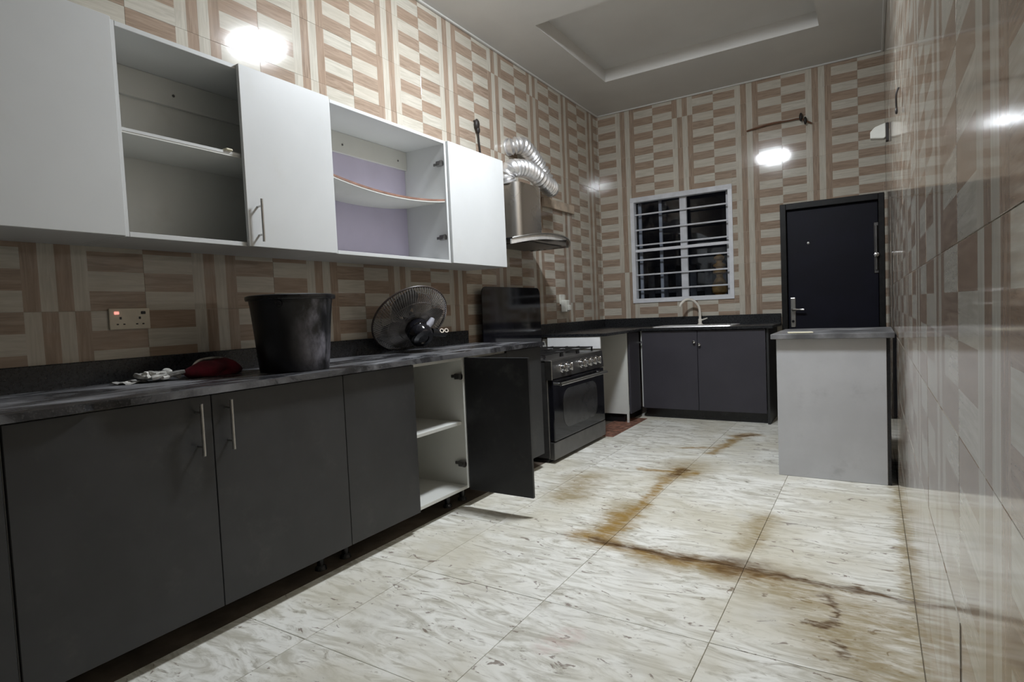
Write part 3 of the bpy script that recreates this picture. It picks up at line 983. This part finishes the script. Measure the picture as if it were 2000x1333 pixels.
def wire(name, pts, r, mat, label, blob=None):
    t = thing(name, label, 'wire', pts[0])
    p0 = Vector(pts[0])
    bm = B(); tube(bm, spline([Vector(p) - p0 for p in pts], 8), r, 8)
    obj('cable', bm, mat, t, True)
    if blob:
        bm = B()
        for (bp, br) in blob:
            bmesh.ops.create_icosphere(bm, subdivisions=2, radius=br, matrix=Matrix.Translation(Vector(bp) - p0) @ Matrix.Diagonal((.6, 1, 1.5, 1)))
        obj('taped_end', bm, M['wire'], t, True)
    return t
wire('loose_wire', [(.004, 3.62, 2.57), (.02, 3.635, 2.54), (.022, 3.645, 2.49), (.015, 3.66, 2.42), (.012, 3.68, 2.30), (.012, 3.68, 2.18)], .007, M['wire'],
     'dark loose wire hanging behind the right-hand wall cabinet', [((.022, 3.635, 2.54), .028), ((.024, 3.645, 2.50), .02)])
wire('loose_wire', [(1.56, D - .01, 2.745), (1.62, D - .02, 2.752), (1.78, D - .025, 2.768), (1.92, D - .025, 2.765), (2.02, D - .025, 2.765), (2.07, D - .03, 2.735), (2.12, D - .012, 2.705)], .008, M['orange_wire'],
     'rusty loose wire poking from the wall above the door', [((2.035, D - .03, 2.775), .027), ((2.07, D - .035, 2.735), .024)])
wire('loose_wire', [(W - .003, 3.10, 2.02), (W - .012, 3.09, 1.99), (W - .012, 3.10, 1.945), (W - .010, 3.10, 1.92)], .004, M['wire'],
     'short dark wire sticking out of the glossy right wall', [((W - .012, 3.10, 1.918), .010)])
jb = thing('junction_box', 'white junction box jutting from the right wall', 'box', (W, 4.9, 2.26))
bm = B()
prism(bm, [(-.018, .055), (-.085, .035), (-.112, .005), (-.112, -.04), (-.03, -.052), (-.018, -.045)], lambda a, b, t: Vector((a, t, b)), -.03, .035)
bmesh.ops.bevel(bm, geom=bm.edges[:], offset=.004, segments=1, affect='EDGES')
obj('box_body', bm, M['white_plastic'], jb)
obj('mount', bx(-.018, -.001, -.025, .03, -.07, .055, .002), M['wire'], jb)

# ------------------------------------------------------------------ things on the worktop
bk = thing('bucket', 'black plastic bucket streaked with pale dust on worktop', 'bucket', (.435, 1.545, ZC + .001))
bm = B()
lathe(bm, [(.06, .004), (.135, .004), (.140, .0), (.143, .006), (.150, .08), (.158, .18), (.168, .285), (.170, .29), (.170, .305), (.172, .31), (.168, .318), (.164, .30), (.145, .10), (.132, .015), (.0, .012)], 48, cap=(True, False))
obj('pail', bm, M['bucket'], bk, True)
bm = B(); lathe(bm, [(.169, .300), (.182, .302), (.185, .310), (.184, .320), (.172, .324), (.168, .318)], 48, cap=(False, False))
obj('rim', bm, M['black_plastic'], bk, True)
for k in range(2):
    a = 2.2 + k * pi
    bm = B()
    lathe(bm, [(.016, 0), (.014, .012), (.004, .015)], 12, (.168 * math.cos(a), .168 * math.sin(a), .285), (math.cos(a), math.sin(a), 0))
    obj('handle_lug', bm, M['black_plastic'], bk, True)

# toppled fan head: cage leaning, motor resting on the worktop
fn = thing('fan_head', 'detached black fan head with wire cage lying on worktop', 'fan')
nax = Vector((.758, -.27, -.652)).normalized()
fm = Vector((0, 0, 1)); up_ = (fm - nax * nax.dot(fm)).normalized(); sd = up_.cross(nax)
Mx = Matrix((sd, up_, nax)).transposed().to_4x4()
FR = .238
fn.matrix_world = Matrix.Translation((.214, 2.548, 1.0785)) @ Mx
def cage(depth, n, name, back):
    bm = B()
    sgn = 1 if back else -1
    prof = [(1.0, 0), (.96, .35), (.85, .65), (.65, .85), (.40, .97), (.20, 1.0)]
    for k in range(n):
        a = 2 * pi * k / n
        sw = .35
        tube(bm, [(FR * r * math.cos(a + sw * (1 - r)), FR * r * math.sin(a + sw * (1 - r)), sgn * depth * h) for r, h in prof], .0019, 4, cap=False)
    for r, h in ((.70, .80), (.42, .96), (.2, 1.0)):
        tube(bm, [(FR * r * math.cos(2 * pi * k / 40), FR * r * math.sin(2 * pi * k / 40), sgn * depth * h) for k in range(40)], .0018, 5, closed=True)
    return obj(name, bm, plain('grey_cage_wire', (.17, .16, .155), .45, var=.3), fn, True)
cage(.075, 90, 'rear_cage', True)
cage(.055, 90, 'front_cage', False)
bm = B(); tube(bm, [(FR * math.cos(2 * pi * k / 64), FR * math.sin(2 * pi * k / 64), 0) for k in range(64)], .006, 8, closed=True)
obj('cage_rim', bm, plain('brown_black_rim', (.05, .035, .03), .4), fn, True)
blade_m = plain('dusty_fan_blade', (.10, .095, .09), .35, var=.4)
bm = B(); lathe(bm, [(.035, -.03), (.038, .03)], 20); obj('blade_hub', bm, M['black_plastic'], fn, True)
for k in range(3):
    bm = B()
    rows = []
    for i in range(9):
        r = .035 + (FR * .88 - .035) * i / 8
        half = .30 + .55 * math.sin(pi * min(1, i / 8 * .85 + .08))
        row = []
        for j in range(7):
            a = 2 * pi * k / 3 + half * (j / 6 - .5) * 1.6
            row.append((r * math.cos(a), r * math.sin(a), -.02 + .04 * (j / 6)))
        rows.append(row)
    for dz in (0, .002):
        vv = [[bm.verts.new((p[0], p[1], p[2] + dz)) for p in row] for row in rows]
        for i in range(8):
            for j in range(6):
                bm.faces.new((vv[i][j], vv[i + 1][j], vv[i + 1][j + 1], vv[i][j + 1]))
    obj('blade', bm, blade_m, fn, True)
bm = B(); lathe(bm, [(.050, .070), (.066, .078), (.070, .084), (.070, .118), (.064, .122), (.064, .130), (.070, .134), (.069, .178), (.060, .190), (.034, .195), (.030, .188), (.010, .188)], 28)
mo = obj('motor_housing', bm, M['black_gloss'], fn, True)
# pivot yoke pointing along the room
bm = B()
yo = Matrix(Mx.to_3x3()).inverted()
def L(v): return yo @ Vector(v)
pc = Vector((0, 0, .14))
tube(bm, [pc + L((.02, .03, .03)), pc + L((.035, .06, .06)), pc + L((.04, .075, .085))], [.022, .02, .014], 10)
obj('tilt_bracket', bm, plain('grey_plastic', (.33, .33, .37), .35), fn, True)
bm = B()
tube(bm, [pc + L((.03, .07, .005)), pc + L((.045, .125, -.005)), pc + L((.055, .165, -.008))], [.024, .02, .022], 12)
nk = obj('neck', bm, M['black_plastic'], fn, True)
bm = B()
for q in (.125, .158):
    lathe(bm, [(.008, 0), (.014, .002), (.014, .010), (.008, .010), (.008, 0)], 14, pc + L((.060 + (q - .125) * .25, q, .006)), L((.8, -.4, .35)), cap=(False, False))
obj('neck_ring', bm, M['chrome'], nk, True)

# red cloth bundle, tangled rag and scraps
def lump(name, mat, label, cat, loc, size, seed, rotz=0, sub=4, amp=.35):
    rr = random.Random(seed)
    bm = B()
    bmesh.ops.create_icosphere(bm, subdivisions=sub, radius=1)
    ph = [(Vector((rr.uniform(-1, 1), rr.uniform(-1, 1), rr.uniform(-1, 1))).normalized(), rr.uniform(2, 6), rr.uniform(0, 6.28)) for _ in range(9)]
    for v in bm.verts:
        n = v.co.normalized()
        s = 1 + amp * sum(math.sin(d.dot(n) * f_ + p_) / f_ for d, f_, p_ in ph)
        v.co = n * s
        v.co = Vector((v.co.x * size[0], v.co.y * size[1], v.co.z * size[2]))
    zmin = -size[2] * .55
    for v in bm.verts:
        if v.co.z < zmin: v.co.z = zmin
        v.co.z -= zmin
    o = obj(name, bm, mat, None, True)
    o.location = loc; o.rotation_euler = (0, 0, rotz)
    return tag(o, label, cat)
rc = lump('red_cloth_bundle', M['red_cloth'], 'crumpled crimson cloth bundle left of the bucket', 'cloth', (.235, 1.292, ZC + .001), (.065, .098, .046), 5, -.1)
bm = B()
tube(bm, spline([(.02, -.10, .008), (.015, -.092, .035), (.0, -.055, .066), (.0, -.0, .074), (.0, .05, .066), (.005, .09, .035)], 8), .0045, 6)
obj('hem', bm, M['grey_cloth'], rc, True)
rr = random.Random(11)
rg = thing('tangled_rag', 'tangled dirty white rag beside the crimson bundle', 'cloth', (.19, 1.10, ZC + .001))
for k in range(7):
    bm = B()
    p = [Vector((rr.uniform(-.05, .06), rr.uniform(-.075, .07), rr.uniform(.014, .034))) for _ in range(6)]
    tube(bm, spline(p, 8), [.0075 + .003 * math.sin(i * .7) for i in range(41)], 7)
    obj('strand', bm, M['grey_cloth'], rg, True)
rs = obj('cloth_scrap', B(), M['grey_cloth'])
bm = B()
g_ = [[bm.verts.new((.045 * (i / 6 - .5) * 2 * (1 - .3 * abs(j / 6 - .5)), .10 * (j / 6 - .5), .004 + .004 * math.sin(i * 1.7 + j * 1.1))) for j in range(7)] for i in range(7)]
for i in range(6):
    for j in range(6):
        bm.faces.new((g_[i][j], g_[i + 1][j], g_[i + 1][j + 1], g_[i][j + 1]))
r_ = bmesh.ops.extrude_face_region(bm, geom=bm.faces[:])
for v in [e for e in r_['geom'] if isinstance(e, bmesh.types.BMVert)]: v.co.z -= .0035
bm.to_mesh(rs.data); bm.free()
rs.location = (.15, 1.01, ZC + .0035); rs.rotation_euler = (0, 0, .3)
tag(rs, 'flat grey cloth scrap at the left end of the rag', 'cloth')

# ------------------------------------------------------------------ night outside the window
struct('ground_outside', bx(-3, 6, D + .2, 11, -.3, -.12), M['ground'], 'dark ground outside the window')
fe = thing('garden_fence', 'faint upright paling fence outside the window', 'fence', (0, 8.2, -.12))
for k in range(16):
    x = -1.4 + k * .20
    obj('paling', bx(x, x + .09, 0, .03, 0, 1.78, .004), M['fence'], fe)
obj('fence_rail', bx(-1.5, 1.9, .03, .06, .5, .56), M['fence'], fe)
obj('fence_rail', bx(-1.5, 1.9, .03, .06, 1.4, 1.46), M['fence'], fe)
cl = thing('baluster_column', 'tan turned column seen through the right window pane', 'column', (1.08, 6.9, -.12))
bm = B(); lathe(bm, [(.09, 0), (.09, 1.26), (.04, 1.28), (.04, 1.31), (.082, 1.34), (.088, 1.40), (.07, 1.46), (.036, 1.52), (.036, 1.545), (.075, 1.565), (.075, 1.59), (.036, 1.605), (.036, 1.625), (.068, 1.64), (.068, 1.66), (.034, 1.68), (.034, 1.70), (.06, 1.72), (.06, 1.75), (.012, 1.78)], 24)
obj('shaft', bm, M['column'], cl, True)
